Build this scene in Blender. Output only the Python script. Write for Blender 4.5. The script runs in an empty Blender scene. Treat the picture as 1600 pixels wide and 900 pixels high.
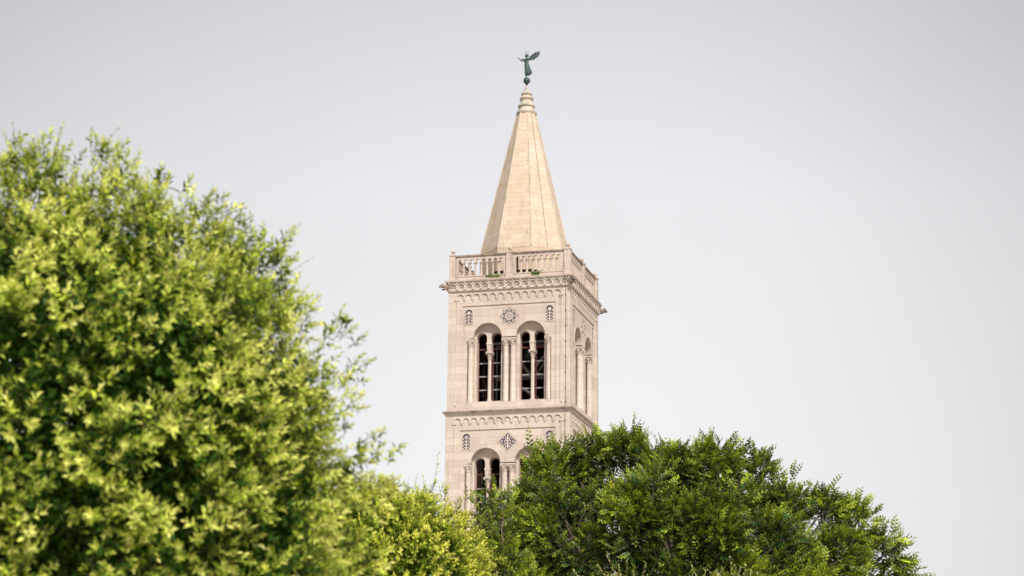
import bpy, bmesh, math, random
import numpy as np
from mathutils import Vector, Matrix
from mathutils.geometry import tessellate_polygon

R_ = math.radians
PI = math.pi
scene = bpy.context.scene
COL = scene.collection

# ------------------------------------------------------------------ camera
EYE = 1.7
PITCH, ROLL = R_(14.5), R_(0.55)
F_PX = 3300.0
cam_data = bpy.data.cameras.new('camera')
cam = bpy.data.objects.new('camera', cam_data)
COL.objects.link(cam)
cp, sp = math.cos(PITCH), math.sin(PITCH)
cr, sr = math.cos(ROLL), math.sin(ROLL)
right0, up0, fwd = Vector((1, 0, 0)), Vector((0, -sp, cp)), Vector((0, cp, sp))
rx = right0 * cr + up0 * sr
ux = -right0 * sr + up0 * cr
M = Matrix((rx, ux, -fwd)).transposed().to_4x4()
M.translation = Vector((0, 0, EYE))
cam.matrix_world = M
cam_data.sensor_width = 36.0
cam_data.lens = F_PX / 1600 * 36
cam_data.clip_start = 0.1
cam_data.clip_end = 9000
cam_data.dof.use_dof = True
cam_data.dof.focus_distance = 66
cam_data.dof.aperture_fstop = 3.4
scene.camera = cam

def at(u, v, Y):
    """world point at depth Y that the photograph's pixel (u, v) looks at"""
    a, b = u - 800, v - 450
    a, b = cr * a + sr * b, -sr * a + cr * b
    X, YY, Z = a / F_PX, cp + sp * b / F_PX, sp - cp * b / F_PX
    t = Y / YY
    return np.array([X * t, Y, Z * t + EYE])

# ------------------------------------------------------------------ light
SUN_EL, SUN_AZ = R_(47), R_(160)          # azimuth measured from +Y towards +X
scene.view_settings.view_transform = 'Standard'
scene.view_settings.look = 'None'
scene.view_settings.exposure = 0.75
scene.view_settings.gamma = 1.0

world = bpy.data.worlds.new('World')
scene.world = world
world.use_nodes = True
nt = world.node_tree
nt.nodes.clear()
out = nt.nodes.new('ShaderNodeOutputWorld')
bg = nt.nodes.new('ShaderNodeBackground')
bg.inputs['Strength'].default_value = 0.1
sky = nt.nodes.new('ShaderNodeTexSky')
sky.sky_type = 'NISHITA'
sky.sun_disc = False
sky.sun_elevation = SUN_EL
sky.sun_rotation = SUN_AZ
sky.air_density = 1.0
sky.dust_density = 4.0
tc = nt.nodes.new('ShaderNodeTexCoord')
sep = nt.nodes.new('ShaderNodeSeparateXYZ')
nt.links.new(tc.outputs['Generated'], sep.inputs[0])
ramp = nt.nodes.new('ShaderNodeValToRGB')     # thin bright overcast, whiter towards the horizon
ramp.color_ramp.elements[0].position = 0.0
ramp.color_ramp.elements[0].color = (0.84, 0.84, 0.84, 1)
e = ramp.color_ramp.elements.new(0.17); e.color = (0.835, 0.835, 0.832, 1)
e = ramp.color_ramp.elements.new(0.29); e.color = (0.79, 0.79, 0.797, 1)
e = ramp.color_ramp.elements.new(0.375); e.color = (0.635, 0.64, 0.665, 1)
ramp.color_ramp.elements[-1].position = 0.75
ramp.color_ramp.elements[-1].color = (0.34, 0.35, 0.38, 1)
nt.links.new(sep.outputs['Z'], ramp.inputs['Fac'])
# soft uneven veil of high cloud
cl = nt.nodes.new('ShaderNodeTexNoise')
cl.inputs['Scale'].default_value = 3.2
cl.inputs['Detail'].default_value = 3
cl.inputs['Roughness'].default_value = 0.45
nt.links.new(tc.outputs['Generated'], cl.inputs['Vector'])
mr = nt.nodes.new('ShaderNodeMapRange')
mr.inputs['From Min'].default_value = 0.3; mr.inputs['From Max'].default_value = 0.7
mr.inputs['To Min'].default_value = 6.35; mr.inputs['To Max'].default_value = 6.95
nt.links.new(cl.outputs['Fac'], mr.inputs['Value'])
sc_ = nt.nodes.new('ShaderNodeVectorMath'); sc_.operation = 'SCALE'
nt.links.new(ramp.outputs['Color'], sc_.inputs[0])
# brighter part of the veil round azimuth 0
ab = nt.nodes.new('ShaderNodeMath'); ab.operation = 'POWER'; ab.inputs[1].default_value = 2.0
nt.links.new(sep.outputs['X'], ab.inputs[0])
mr2 = nt.nodes.new('ShaderNodeMapRange')
mr2.inputs['From Min'].default_value = 0.0; mr2.inputs['From Max'].default_value = 0.12
mr2.inputs['To Min'].default_value = 1.0; mr2.inputs['To Max'].default_value = 0.62
nt.links.new(ab.outputs[0], mr2.inputs['Value'])
ml = nt.nodes.new('ShaderNodeMath'); ml.operation = 'MULTIPLY'
nt.links.new(mr.outputs['Result'], ml.inputs[0]); nt.links.new(mr2.outputs['Result'], ml.inputs[1])
nt.links.new(ml.outputs[0], sc_.inputs['Scale'])
mixs = nt.nodes.new('ShaderNodeMix'); mixs.data_type = 'RGBA'
mixs.inputs['Factor'].default_value = 0.94
nt.links.new(sky.outputs['Color'], mixs.inputs['A'])
nt.links.new(sc_.outputs['Vector'], mixs.inputs['B'])
nt.links.new(mixs.outputs['Result'], bg.inputs['Color'])
nt.links.new(bg.outputs['Background'], out.inputs['Surface'])

sun_d = bpy.data.lights.new('sun', 'SUN')
sun_d.energy = 3.3
sun_d.angle = R_(9.0)
sun_d.color = (1.0, 0.95, 0.885)
sun = bpy.data.objects.new('sun', sun_d)
COL.objects.link(sun)
sdir = Vector((math.sin(SUN_AZ) * math.cos(SUN_EL), math.cos(SUN_AZ) * math.cos(SUN_EL), math.sin(SUN_EL)))
sun.rotation_euler = sdir.to_track_quat('Z', 'Y').to_euler()
sun.location = (30, -40, 80)

# ------------------------------------------------------------------ materials
def new_mat(name):
    m = bpy.data.materials.new(name)
    m.use_nodes = True
    n = m.node_tree
    n.nodes.clear()
    o = n.nodes.new('ShaderNodeOutputMaterial')
    p = n.nodes.new('ShaderNodeBsdfPrincipled')
    n.links.new(p.outputs[0], o.inputs['Surface'])
    return m, n, p, o

def noise(n, vec, scale, detail=4, rough=0.55):
    t = n.nodes.new('ShaderNodeTexNoise')
    t.inputs['Scale'].default_value = scale
    t.inputs['Detail'].default_value = detail
    t.inputs['Roughness'].default_value = rough
    if vec is not None:
        n.links.new(vec, t.inputs['Vector'])
    return t.outputs['Fac']

def rampn(n, fac, pts):
    r = n.nodes.new('ShaderNodeValToRGB')
    els = r.color_ramp.elements
    els[0].position, els[0].color = pts[0][0], (*pts[0][1], 1)
    els[1].position, els[1].color = pts[-1][0], (*pts[-1][1], 1)
    for p_, c_ in pts[1:-1]:
        x = els.new(p_); x.color = (*c_, 1)
    n.links.new(fac, r.inputs['Fac'])
    return r.outputs['Color']

def mixc(n, fac, a, b, mode='MIX'):
    m = n.nodes.new('ShaderNodeMix'); m.data_type = 'RGBA'; m.blend_type = mode
    for key, val in (('Factor', fac), ('A', a), ('B', b)):
        s = m.inputs[key]
        if isinstance(val, (int, float)): s.default_value = val
        elif isinstance(val, tuple): s.default_value = (*val, 1)
        else: n.links.new(val, s)
    return m.outputs['Result']

def maprange(n, v, a, b, c, d):
    m = n.nodes.new('ShaderNodeMapRange')
    m.inputs['From Min'].default_value = a; m.inputs['From Max'].default_value = b
    m.inputs['To Min'].default_value = c; m.inputs['To Max'].default_value = d
    n.links.new(v, m.inputs['Value'])
    return m.outputs['Result']

def stone_mat(name, c1, c2, stain, bw=1.15, bh=0.46, mortar=(0.40, 0.31, 0.25), use_uv=False, stain_amt=0.5, blockvar=0.6, dirt_hi=0.62, moss=None, mort_amt=0.55):
    m, n, p, o = new_mat(name)
    t = n.nodes.new('ShaderNodeTexCoord')
    obj_ = t.outputs['Object']
    if use_uv:
        vec = t.outputs['UV']
    else:
        s = n.nodes.new('ShaderNodeSeparateXYZ'); n.links.new(obj_, s.inputs[0])
        ad = n.nodes.new('ShaderNodeMath'); ad.operation = 'ADD'
        n.links.new(s.outputs['X'], ad.inputs[0]); n.links.new(s.outputs['Y'], ad.inputs[1])
        c = n.nodes.new('ShaderNodeCombineXYZ')
        n.links.new(ad.outputs[0], c.inputs['X']); n.links.new(s.outputs['Z'], c.inputs['Y'])
        vec = c.outputs[0]
    br = n.nodes.new('ShaderNodeTexBrick')
    br.inputs['Scale'].default_value = 1.0
    br.inputs['Brick Width'].default_value = bw
    br.inputs['Row Height'].default_value = bh
    br.inputs['Mortar Size'].default_value = 0.010
    br.inputs['Mortar Smooth'].default_value = 0.3
    br.inputs['Bias'].default_value = 0.0
    br.inputs['Color1'].default_value = (0, 0, 0, 1)
    br.inputs['Color2'].default_value = (1, 1, 1, 1)
    br.inputs['Mortar'].default_value = (0.5, 0.5, 0.5, 1)
    n.links.new(vec, br.inputs['Vector'])
    big = noise(n, obj_, 0.55, 5, 0.6)
    fine = noise(n, obj_, 6.0, 5, 0.65)
    grain = noise(n, obj_, 38.0, 2, 0.6)
    blk = maprange(n, br.outputs['Color'], 0, 1, 0.5 - blockvar / 2, 0.5 + blockvar / 2)
    f = n.nodes.new('ShaderNodeMath'); f.operation = 'MULTIPLY_ADD'
    n.links.new(big, f.inputs[0]); f.inputs[1].default_value = 0.9; n.links.new(blk, f.inputs[2])
    f2 = maprange(n, f.outputs[0], 0.35, 1.55, 0, 1)
    col = mixc(n, f2, c1, c2)
    col = mixc(n, maprange(n, fine, 0.3, 0.75, 0.0, 0.30), col, tuple(x * 0.74 for x in c1))
    col = mixc(n, maprange(n, grain, 0.35, 0.7, 0.0, 0.12), col, tuple(x * 0.6 for x in c2))
    jn = n.nodes.new('ShaderNodeMath'); jn.operation = 'MULTIPLY'      # joints open and dark in places, tight in others
    n.links.new(br.outputs['Fac'], jn.inputs[0])
    n.links.new(maprange(n, noise(n, obj_, 1.3, 4, 0.6), 0.38, 0.62, mort_amt * 0.25, mort_amt * 1.6), jn.inputs[1])
    col = mixc(n, jn.outputs[0], col, mortar)
    # run-off streaks: noise stretched down the wall
    mp = n.nodes.new('ShaderNodeMapping'); mp.inputs['Scale'].default_value = (2.6, 2.6, 0.35)
    n.links.new(obj_, mp.inputs['Vector'])
    stk = noise(n, mp.outputs[0], 1.0, 5, 0.62)
    col = mixc(n, maprange(n, stk, dirt_hi - 0.06, dirt_hi + 0.16, 0, stain_amt), col, stain)
    # lichen-black pits
    pit = noise(n, obj_, 3.3, 6, 0.72)
    col = mixc(n, maprange(n, pit, 0.64, 0.74, 0, stain_amt), col, tuple(x * 0.45 for x in stain))
    if moss:
        mo = noise(n, obj_, 2.2, 3, 0.5)
        col = mixc(n, maprange(n, mo, 0.50, 0.62, 0, 0.8), col, moss)
    n.links.new(col, p.inputs['Base Color'])
    p.inputs['Roughness'].default_value = 0.88
    p.inputs['Specular IOR Level'].default_value = 0.25
    bump = n.nodes.new('ShaderNodeBump')
    bump.inputs['Strength'].default_value = 0.5
    bump.inputs['Distance'].default_value = 0.03
    hh = n.nodes.new('ShaderNodeMath'); hh.operation = 'SUBTRACT'
    n.links.new(fine, hh.inputs[0]); n.links.new(br.outputs['Fac'], hh.inputs[1])
    n.links.new(hh.outputs[0], bump.inputs['Height'])
    n.links.new(bump.outputs[0], p.inputs['Normal'])
    return m

STAIN = (0.17, 0.13, 0.11)
M_wall = stone_mat('wall_stone', (0.515, 0.425, 0.36), (0.645, 0.555, 0.478), (0.36, 0.26, 0.20), stain_amt=0.5, mort_amt=0.40, blockvar=1.05, dirt_hi=0.585)
M_trim = stone_mat('trim_stone', (0.535, 0.445, 0.375), (0.64, 0.555, 0.48), (0.22, 0.16, 0.12), stain_amt=0.55, blockvar=0.3, dirt_hi=0.57)
M_weather = stone_mat('weathered_stone', (0.51, 0.415, 0.35), (0.62, 0.52, 0.445), (0.20, 0.155, 0.125), stain_amt=0.6, blockvar=0.4, dirt_hi=0.55)
M_caps = stone_mat('grimed_stone', (0.24, 0.18, 0.14), (0.42, 0.33, 0.27), (0.09, 0.07, 0.06), stain_amt=0.7, blockvar=0.4, dirt_hi=0.5)
M_spire = stone_mat('spire_stone', (0.53, 0.41, 0.295), (0.645, 0.54, 0.43), (0.36, 0.29, 0.23), bw=0.66, bh=0.33, use_uv=True, stain_amt=0.7, blockvar=0.75, mortar=(0.34, 0.24, 0.17), mort_amt=0.45, dirt_hi=0.58)
M_top = stone_mat('tier_stone', (0.50, 0.40, 0.32), (0.60, 0.51, 0.42), (0.2, 0.17, 0.14), stain_amt=0.5, moss=(0.26, 0.30, 0.23))

def plain(name, c, rough=0.7, metal=0.0, var=0.25, scale=8.0, spec=0.3):
    m, n, p, o = new_mat(name)
    t = n.nodes.new('ShaderNodeTexCoord')
    f = noise(n, t.outputs['Object'], scale, 4, 0.6)
    col = mixc(n, maprange(n, f, 0.3, 0.7, 0, 1), tuple(x * (1 - var) for x in c), tuple(min(1, x * (1 + var)) for x in c))
    n.links.new(col, p.inputs['Base Color'])
    p.inputs['Roughness'].default_value = rough
    p.inputs['Metallic'].default_value = metal
    p.inputs['Specular IOR Level'].default_value = spec
    return m

M_inlay_dark = plain('inlay_dark', (0.07, 0.065, 0.085), 0.6, var=0.4, scale=20)
M_inlay_light = plain('inlay_light', (0.66, 0.55, 0.47), 0.8, var=0.1)
M_frame = plain('red_brown_paint', (0.105, 0.03, 0.022), 0.6)
M_bar = plain('grey_steel', (0.30, 0.28, 0.26), 0.6)
M_steel = plain('pale_steel', (0.32, 0.29, 0.265), 0.7)
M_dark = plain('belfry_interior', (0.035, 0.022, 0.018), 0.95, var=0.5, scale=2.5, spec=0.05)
M_bell = plain('bell_bronze', (0.10, 0.13, 0.10), 0.5, 0.5)
M_cable = plain('cable', (0.10, 0.075, 0.06), 0.7)
M_copper = plain('green_patina', (0.052, 0.085, 0.075), 0.62, 0.0, var=0.55, scale=7.0, spec=0.4)
M_bark = plain('bark', (0.16, 0.125, 0.095), 0.9, var=0.4, scale=14)
M_pave = plain('pale_paving', (0.36, 0.33, 0.29), 0.85, var=0.2, scale=0.4)

def leaf_mat(name, trans=0.25, rough=0.6, spec=0.18):
    m, n, p, o = new_mat(name)
    a = n.nodes.new('ShaderNodeAttribute'); a.attribute_name = 'leafcol'
    n.links.new(a.outputs['Color'], p.inputs['Base Color'])
    p.inputs['Roughness'].default_value = rough
    p.inputs['Specular IOR Level'].default_value = spec
    tr = n.nodes.new('ShaderNodeBsdfTranslucent')
    tcol = mixc(n, 1.0, a.outputs['Color'], (1.25, 1.25, 0.55), 'MULTIPLY')
    n.links.new(tcol, tr.inputs['Color'])
    mx = n.nodes.new('ShaderNodeMixShader'); mx.inputs[0].default_value = trans
    n.links.new(p.outputs[0], mx.inputs[1]); n.links.new(tr.outputs[0], mx.inputs[2])
    n.links.new(mx.outputs[0], o.inputs['Surface'])
    return m
M_leaf = leaf_mat('leaf')
M_leaf_gloss = leaf_mat('glossy_leaf', 0.22, 0.42, 0.35)

# ------------------------------------------------------------------ mesh helpers
class MB:
    def __init__(s): s.v = []; s.f = []; s.sm = []; s.uv = []
    def add(s, vs, fs, smooth=False):
        b = len(s.v)
        s.v.extend([tuple(map(float, p)) for p in vs])
        s.f.extend([tuple(b + i for i in f) for f in fs])
        s.sm.extend([smooth] * len(fs))
    def box(s, x0, x1, y0, y1, z0, z1):
        s.add([(x0, y0, z0), (x1, y0, z0), (x1, y1, z0), (x0, y1, z0), (x0, y0, z1), (x1, y0, z1), (x1, y1, z1), (x0, y1, z1)],
              [(0, 3, 2, 1), (4, 5, 6, 7), (0, 1, 5, 4), (1, 2, 6, 5), (2, 3, 7, 6), (3, 0, 4, 7)])
    def frust(s, cx, cy, z0, z1, a0, b0, a1, b1):
        s.add([(cx - a0, cy - b0, z0), (cx + a0, cy - b0, z0), (cx + a0, cy + b0, z0), (cx - a0, cy + b0, z0),
               (cx - a1, cy - b1, z1), (cx + a1, cy - b1, z1), (cx + a1, cy + b1, z1), (cx - a1, cy + b1, z1)],
              [(0, 3, 2, 1), (4, 5, 6, 7), (0, 1, 5, 4), (1, 2, 6, 5), (2, 3, 7, 6), (3, 0, 4, 7)])
    def plate(s, outer, holes, y0, y1):
        """polygon with holes in the x-z plane, from y0 (front) to y1 (back)"""
        loops = [outer] + holes
        flat = [p for l in loops for p in l]
        tris = tessellate_polygon([[Vector((x, z, 0)) for x, z in l] for l in loops])
        n = len(flat)
        vs = [(x, y0, z) for x, z in flat] + [(x, y1, z) for x, z in flat]
        fs = [tuple(t) for t in tris] + [tuple(n + i for i in reversed(t)) for t in tris]
        b = 0
        for l in loops:
            m = len(l)
            for i in range(m):
                j = (i + 1) % m
                fs.append((b + i, b + j, n + b + j, n + b + i))
            b += m
        s.add(vs, fs)
    def lathe(s, prof, cx=0, cy=0, n=16, phase=0.0, smooth=True, cap=True):
        vs, fs = [], []
        for r, z in prof:
            for k in range(n):
                a = phase + 2 * PI * k / n
                vs.append((cx + r * math.cos(a), cy + r * math.sin(a), z))
        for i in range(len(prof) - 1):
            for k in range(n):
                k2 = (k + 1) % n
                fs.append((i * n + k, i * n + k2, (i + 1) * n + k2, (i + 1) * n + k))
        s.add(vs, fs, smooth)
        if cap:
            s.add(vs[:n], [tuple(range(n))[::-1]])
            s.add(vs[-n:], [tuple(range(n))])
    def tube(s, pts, radii, n=6, smooth=True):
        pts = [np.array(p, float) for p in pts]
        vs, fs = [], []
        ref = np.array([0.31, 0.17, 0.93])
        for i, p in enumerate(pts):
            d = pts[min(i + 1, len(pts) - 1)] - pts[max(i - 1, 0)]
            d /= (np.linalg.norm(d) + 1e-9)
            a = np.cross(d, ref); na = np.linalg.norm(a)
            if na < 1e-3: a = np.cross(d, np.array([1.0, 0, 0])); na = np.linalg.norm(a)
            a /= na
            b = np.cross(d, a)
            r = radii[i] if hasattr(radii, '__len__') else radii
            for k in range(n):
                t = 2 * PI * k / n
                vs.append(p + r * (math.cos(t) * a + math.sin(t) * b))
        for i in range(len(pts) - 1):
            for k in range(n):
                k2 = (k + 1) % n
                fs.append((i * n + k, i * n + k2, (i + 1) * n + k2, (i + 1) * n + k))
        fs.append(tuple(range(n))[::-1]); fs.append(tuple((len(pts) - 1) * n + k for k in range(n)))
        s.add(vs, fs, smooth)
    def ball(s, c, r, n=14, m=9, sc=(1, 1, 1)):
        vs, fs = [], []
        for i in range(m + 1):
            th = PI * i / m
            for k in range(n):
                a = 2 * PI * k / n
                vs.append((c[0] + sc[0] * r * math.sin(th) * math.cos(a), c[1] + sc[1] * r * math.sin(th) * math.sin(a), c[2] + sc[2] * r * math.cos(th)))
        for i in range(m):
            for k in range(n):
                k2 = (k + 1) % n
                fs.append((i * n + k, (i + 1) * n + k, (i + 1) * n + k2, i * n + k2))
        s.add(vs, fs, True)
    def ring4(s, prof, half):
        """square moulding swept round the tower: profile of (projection, z)"""
        vs, fs = [], []
        for o, z in prof:
            h = half + o
            vs += [(-h, -h, z), (h, -h, z), (h, h, z), (-h, h, z)]
        for i in range(len(prof) - 1):
            for k in range(4):
                k2 = (k + 1) % 4
                fs.append((i * 4 + k, i * 4 + k2, (i + 1) * 4 + k2, (i + 1) * 4 + k))
        s.add(vs, fs)
    def build(s, name, mat, parent=None, dz=0.0, sharp=35):
        me = bpy.data.meshes.new(name)
        vs = s.v if not dz else [(x, y, z + dz) for x, y, z in s.v]
        me.from_pydata(vs, [], s.f)
        me.polygons.foreach_set('use_smooth', s.sm)
        bm = bmesh.new(); bm.from_mesh(me)
        bmesh.ops.remove_doubles(bm, verts=bm.verts, dist=1e-5)
        bmesh.ops.recalc_face_normals(bm, faces=bm.faces)
        bm.to_mesh(me); bm.free()
        me.set_sharp_from_angle(angle=R_(sharp))
        me.materials.append(mat)
        o = bpy.data.objects.new(name, me)
        COL.objects.link(o)
        if parent: o.parent = parent
        return o

def tag(o, label=None, cat=None, group=None, kind=None):
    if label: o['label'] = label
    if cat: o['category'] = cat
    if group: o['group'] = group
    if kind: o['kind'] = kind
    return o

def empty(name, loc=(0, 0, 0), rz=0.0):
    o = bpy.data.objects.new(name, None)
    COL.objects.link(o); o.location = loc; o.rotation_euler = (0, 0, rz)
    o.empty_display_size = 0.5
    return o

def copy_tree(o, parent):
    c = o.copy(); COL.objects.link(c); c.parent = parent
    for ch in list(o.children): copy_tree(ch, c)
    return c

def arc(cx, cz, r, a0, a1, n):
    return [(cx + r * math.cos(a0 + (a1 - a0) * i / n), cz + r * math.sin(a0 + (a1 - a0) * i / n)) for i in range(n + 1)]

# ------------------------------------------------------------------ ground
g = MB()
g.add([(-4000, -4000, 0), (4000, -4000, 0), (4000, 4000, 0), (-4000, 4000, 0)], [(0, 1, 2, 3)])
tag(g.build('ground', M_pave), kind='structure')

# ------------------------------------------------------------------ bell tower
DZ = 1.7       # heights below were measured from eye level
TOWER_AT = (0.8586, 133.885, 0.0)
TOWER_RZ = R_(-15.21)
tower = empty('bell_tower', TOWER_AT, TOWER_RZ)
tag(tower, 'tall square pale stone bell tower with arched belfry windows, balustrade and pointed octagonal spire', 'bell tower')

def four(o, parent=None, upto=4):
    """turn a part, with its sub-parts, to the other sides of the tower"""
    res = [o]
    for k in range(1, upto):
        c = copy_tree(o, parent or o.parent)
        c.rotation_euler = (0, 0, k * PI / 2)
        res.append(c)
    return res

AC = 1.41      # distance of each twin window's axis from the middle of the face
def wall_side(zo):
    """one face of one storey; zo shifts it down a storey"""
    mb = MB()
    TA = 0.12
    H = 4.0
    zb, zt = 25.62 + zo, 33.60 + zo
    if zo < 0: zt = 33.52 + zo
    # outer layer: corner strips, parapet and the scalloped arched corbel table
    hole = [(-3.36, 26.08 + zo), (3.36, 26.08 + zo), (3.36, 33.02 + zo)]
    n_arch, pitch = 13, 0.5325
    for i in reversed(range(n_arch)):
        cx = (i - 6) * pitch
        hole += [(cx + 0.172, 33.04 + zo)] + arc(cx, 33.17 + zo, 0.172, 0, PI, 10) + [(cx - 0.172, 33.04 + zo)]
    hole += [(-3.36, 33.02 + zo)]
    mb.plate([(-H, zb), (H - TA, zb), (H - TA, zt), (-H, zt)], [hole], -4.0, -4.0 + TA)
    # archivolt ribs and corbel drops
    for i in range(n_arch):
        cx = (i - 6) * pitch
        mb.tube([(x, -4.005, z) for x, z in arc(cx, 33.17 + zo, 0.205, 0, PI, 10)], 0.026, 5)
        mb.tube([(x, -3.985, z) for x, z in arc(cx, 33.17 + zo, 0.245, 0.3, PI - 0.3, 10)], 0.022, 5)
    for i in range(n_arch + 1):
        cx = (i - 6.5) * pitch
        if abs(cx) > 3.3: continue
        mb.frust(cx, -3.96, 32.94 + zo, 33.06 + zo, 0.045, 0.03, 0.095, 0.05)
        mb.box(cx - 0.085, cx + 0.085, -4.014, -3.9, 33.055 + zo, 33.10 + zo)
    # second layer
    mb.plate([(-3.5, 25.9 + zo), (3.5, 25.9 + zo), (3.5, 33.5 + zo), (-3.5, 33.5 + zo)],
             [[(-3.05, 26.15 + zo), (3.05, 26.15 + zo), (3.05, 32.60 + zo), (-3.05, 32.60 + zo)]], -3.955, -3.80)
    # third layer, cut by the arches and the nooks of the columns
    zs, r = 30.44 + zo, 0.945
    hl = [(-2.76, 26.18 + zo), (2.76, 26.18 + zo), (2.76, zs - 0.02)]
    for c in (AC, -AC):
        hl += arc(c, zs + 0.055, r, 0, PI, 20)
    hl += [(-2.76, zs - 0.02)]
    mb.plate([(-3.3, 25.9 + zo), (3.3, 25.9 + zo), (3.3, 32.9 + zo), (-3.3, 32.9 + zo)], [hl], -3.90, -3.46)
    # jamb layer
    hs = []
    for c in (-AC, AC):
        hs.append([(c - r, 26.3 + zo), (c + r, 26.3 + zo)] + arc(c, zs + 0.055, r - 0.012, 0, PI, 20))
    mb.plate([(-3.2, 25.9 + zo), (3.2, 25.9 + zo), (3.2, 32.9 + zo), (-3.2, 32.9 + zo)], hs, -3.47, -2.95)
    # thin arris moulding round the great arches
    for c in (-AC, AC):
        mb.tube([(x, -3.90, z) for x, z in arc(c, zs + 0.055, r + 0.02, 0, PI, 20)], 0.022, 5)
    # sill ledge
    mb.box(-2.74, 2.74, -3.92, -3.3, 26.12 + zo, 26.22 + zo)
    for c in (-AC, AC):
        mb.box(c - 0.93, c + 0.93, -3.72, -3.0, 26.22 + zo, 26.40 + zo)
    return mb

def corner_colonnette(x, zo):
    mb = MB()
    if True:
        mb.lathe([(0.075, 26.10), (0.095, 26.16), (0.06, 26.26), (0.055, 32.75), (0.075, 32.80), (0.06, 32.84), (0.10, 32.96)], x, -3.955, 10)
        mb.box(x - 0.13, x + 0.13, -4.05, -3.85, 32.96, 33.06)
    if zo:
        mb.v = [(x, y, z + zo) for x, y, z in mb.v]
    return mb

def column_mb(x, y, z0, z1, r, cap_h, cap_w, zo):
    """attached column with moulded base, shaft and leafy capital"""
    mb = MB()
    mb.box(x - r * 1.35, x + r * 1.35, y - r * 1.35, y + r * 1.35, z0 + zo, z0 + 0.07 + zo)
    zc = z1 - cap_h
    mb.lathe([(r * 1.3, z0 + .07 + zo), (r * 1.34, z0 + .11 + zo), (r * 1.12, z0 + .15 + zo), (r * 1.2, z0 + .19 + zo), (r, z0 + .25 + zo),
              (r * 0.94, zc - .05 + zo), (r * 1.12, zc - .03 + zo), (r * 1.1, zc + zo), (r * 0.95, zc + .02 + zo),
              (r * 1.05, zc + cap_h * .35 + zo), (r * 1.3, zc + cap_h * .72 + zo)], x, y, 16)
    w = cap_w / 2
    mb.box(x - w, x + w, y - w, y + w, z1 - cap_h * .2 + zo, z1 + zo)
    mb.box(x - w * .86, x + w * .86, y - w * .86, y + w * .86, z1 - cap_h * .30 + zo, z1 - cap_h * .19 + zo)
    for row, (zz, rr, q) in enumerate(((cap_h * .22, 1.12, 8), (cap_h * .50, 1.32, 8))):
        for k in range(q):
            a = 2 * PI * (k + .5 * row) / q
            mb.ball((x + math.cos(a) * r * rr, y + math.sin(a) * r * rr, zc + zz + zo), r * .26, 6, 5, (1, 1, 1.5))
    for sx in (-1, 1):
        for sy in (-1, 1):
            mb.ball((x + sx * w * .85, y + sy * w * .85, z1 - cap_h * .33 + zo), r * .34, 7, 5)
    return mb

def window_parts(c, zo, parent):
    """twin-light window: tympanum plate > mullion, frame, bars"""
    zs = 30.56 + zo
    mb = MB()
    r = 0.335
    sub = 0.47
    o = [(c - .96, 26.4 + zo), (c + .96, 26.4 + zo), (c + .96, 31.6 + zo), (c - .96, 31.6 + zo)]
    hole = [(c - sub - r, 26.405 + zo), (c + sub + r, 26.405 + zo)] + arc(c + sub, zs, r, 0, PI, 14) + \
           [(c + sub - r, 30.1 + zo), (c - sub + r, 30.1 + zo)] + arc(c - sub, zs, r, 0, PI, 14)
    hole[0] = (c - sub - r, 26.42 + zo); hole[1] = (c + sub + r, 26.42 + zo)
    mb.plate(o, [hole], -3.50, -3.05)
    # impost block over the mullion
    mb.frust(c, -3.27, 29.66 + zo, 30.12 + zo, .125, .20, .15, .24)
    mb.box(c - .17, c + .17, -3.53, -3.0, 30.12 + zo, 30.24 + zo)
    w = mb.build('window', M_wall, parent, DZ)
    m = column_mb(c, -3.29, 26.40, 29.66, 0.115, .46, .44, zo).build('mullion_column', M_trim, w, DZ)
    f = MB()
    for s in (-1, 1):
        cc = c + s * sub
        q = r + .03
        pts = [(cc - q, 26.42 + zo)] + [(x, z) for x, z in reversed(arc(cc, zs, q, 0, PI, 14))] + [(cc + q, 26.42 + zo)]
        inner = [(cc - q + .075, 26.49 + zo)] + [(x, z) for x, z in reversed(arc(cc, zs, q - .075, 0, PI, 14))] + [(cc + q - .075, 26.49 + zo)]
        f.plate(pts, [inner], -3.04, -2.97)
        f.box(cc - q + .02, cc + q - .02, -3.06, -2.96, 29.86 + zo, 29.95 + zo)
    f.build('window_frame', M_frame, w, DZ)
    for zz in (27.24, 28.12, 28.98):
        b = MB()
        b.box(c - .90, c + .90, -3.0, -2.94, zz + zo, zz + .07 + zo)
        b.build('glazing_bar', M_bar, w, DZ)
    return w

def teardrop(cx, cz, ang, L, W, n=7):
    pts = []
    for i in range(n + 1):
        t = i / n
        pts.append((t * L, W * math.sin(PI * t ** 0.8) / 2))
    for i in range(n - 1, 0, -1):
        t = i / n
        pts.append((t * L, -W * math.sin(PI * t ** 0.8) / 2))
    ca, sa = math.cos(ang), math.sin(ang)
    return [(cx + x * ca - z * sa, cz + x * sa + z * ca) for x, z in pts]

def ring(mb, cx, cz, r, y, w=.034):
    mb.plate(arc(cx, cz, r, 0, 2 * PI * .955, 21), [arc(cx, cz, r - w, 0, 2 * PI * .93, 13)], y, y + .012)

def stroke(mb, pts, w, y):
    """thin carved tendril: a ribbon along a curve"""
    L, Rr = [], []
    for i, (x, z) in enumerate(pts):
        x0, z0 = pts[max(i - 1, 0)]; x1, z1 = pts[min(i + 1, len(pts) - 1)]
        d = math.hypot(x1 - x0, z1 - z0) or 1
        nx, nz = -(z1 - z0) / d, (x1 - x0) / d
        h = w / 2 * (1 - .5 * i / len(pts))
        L.append((x + nx * h, z + nz * h)); Rr.append((x - nx * h, z - nz * h))
    for i in range(len(pts) - 1):
        mb.plate([L[i], L[i + 1], Rr[i + 1], Rr[i]], [], y, y + .012)

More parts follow.
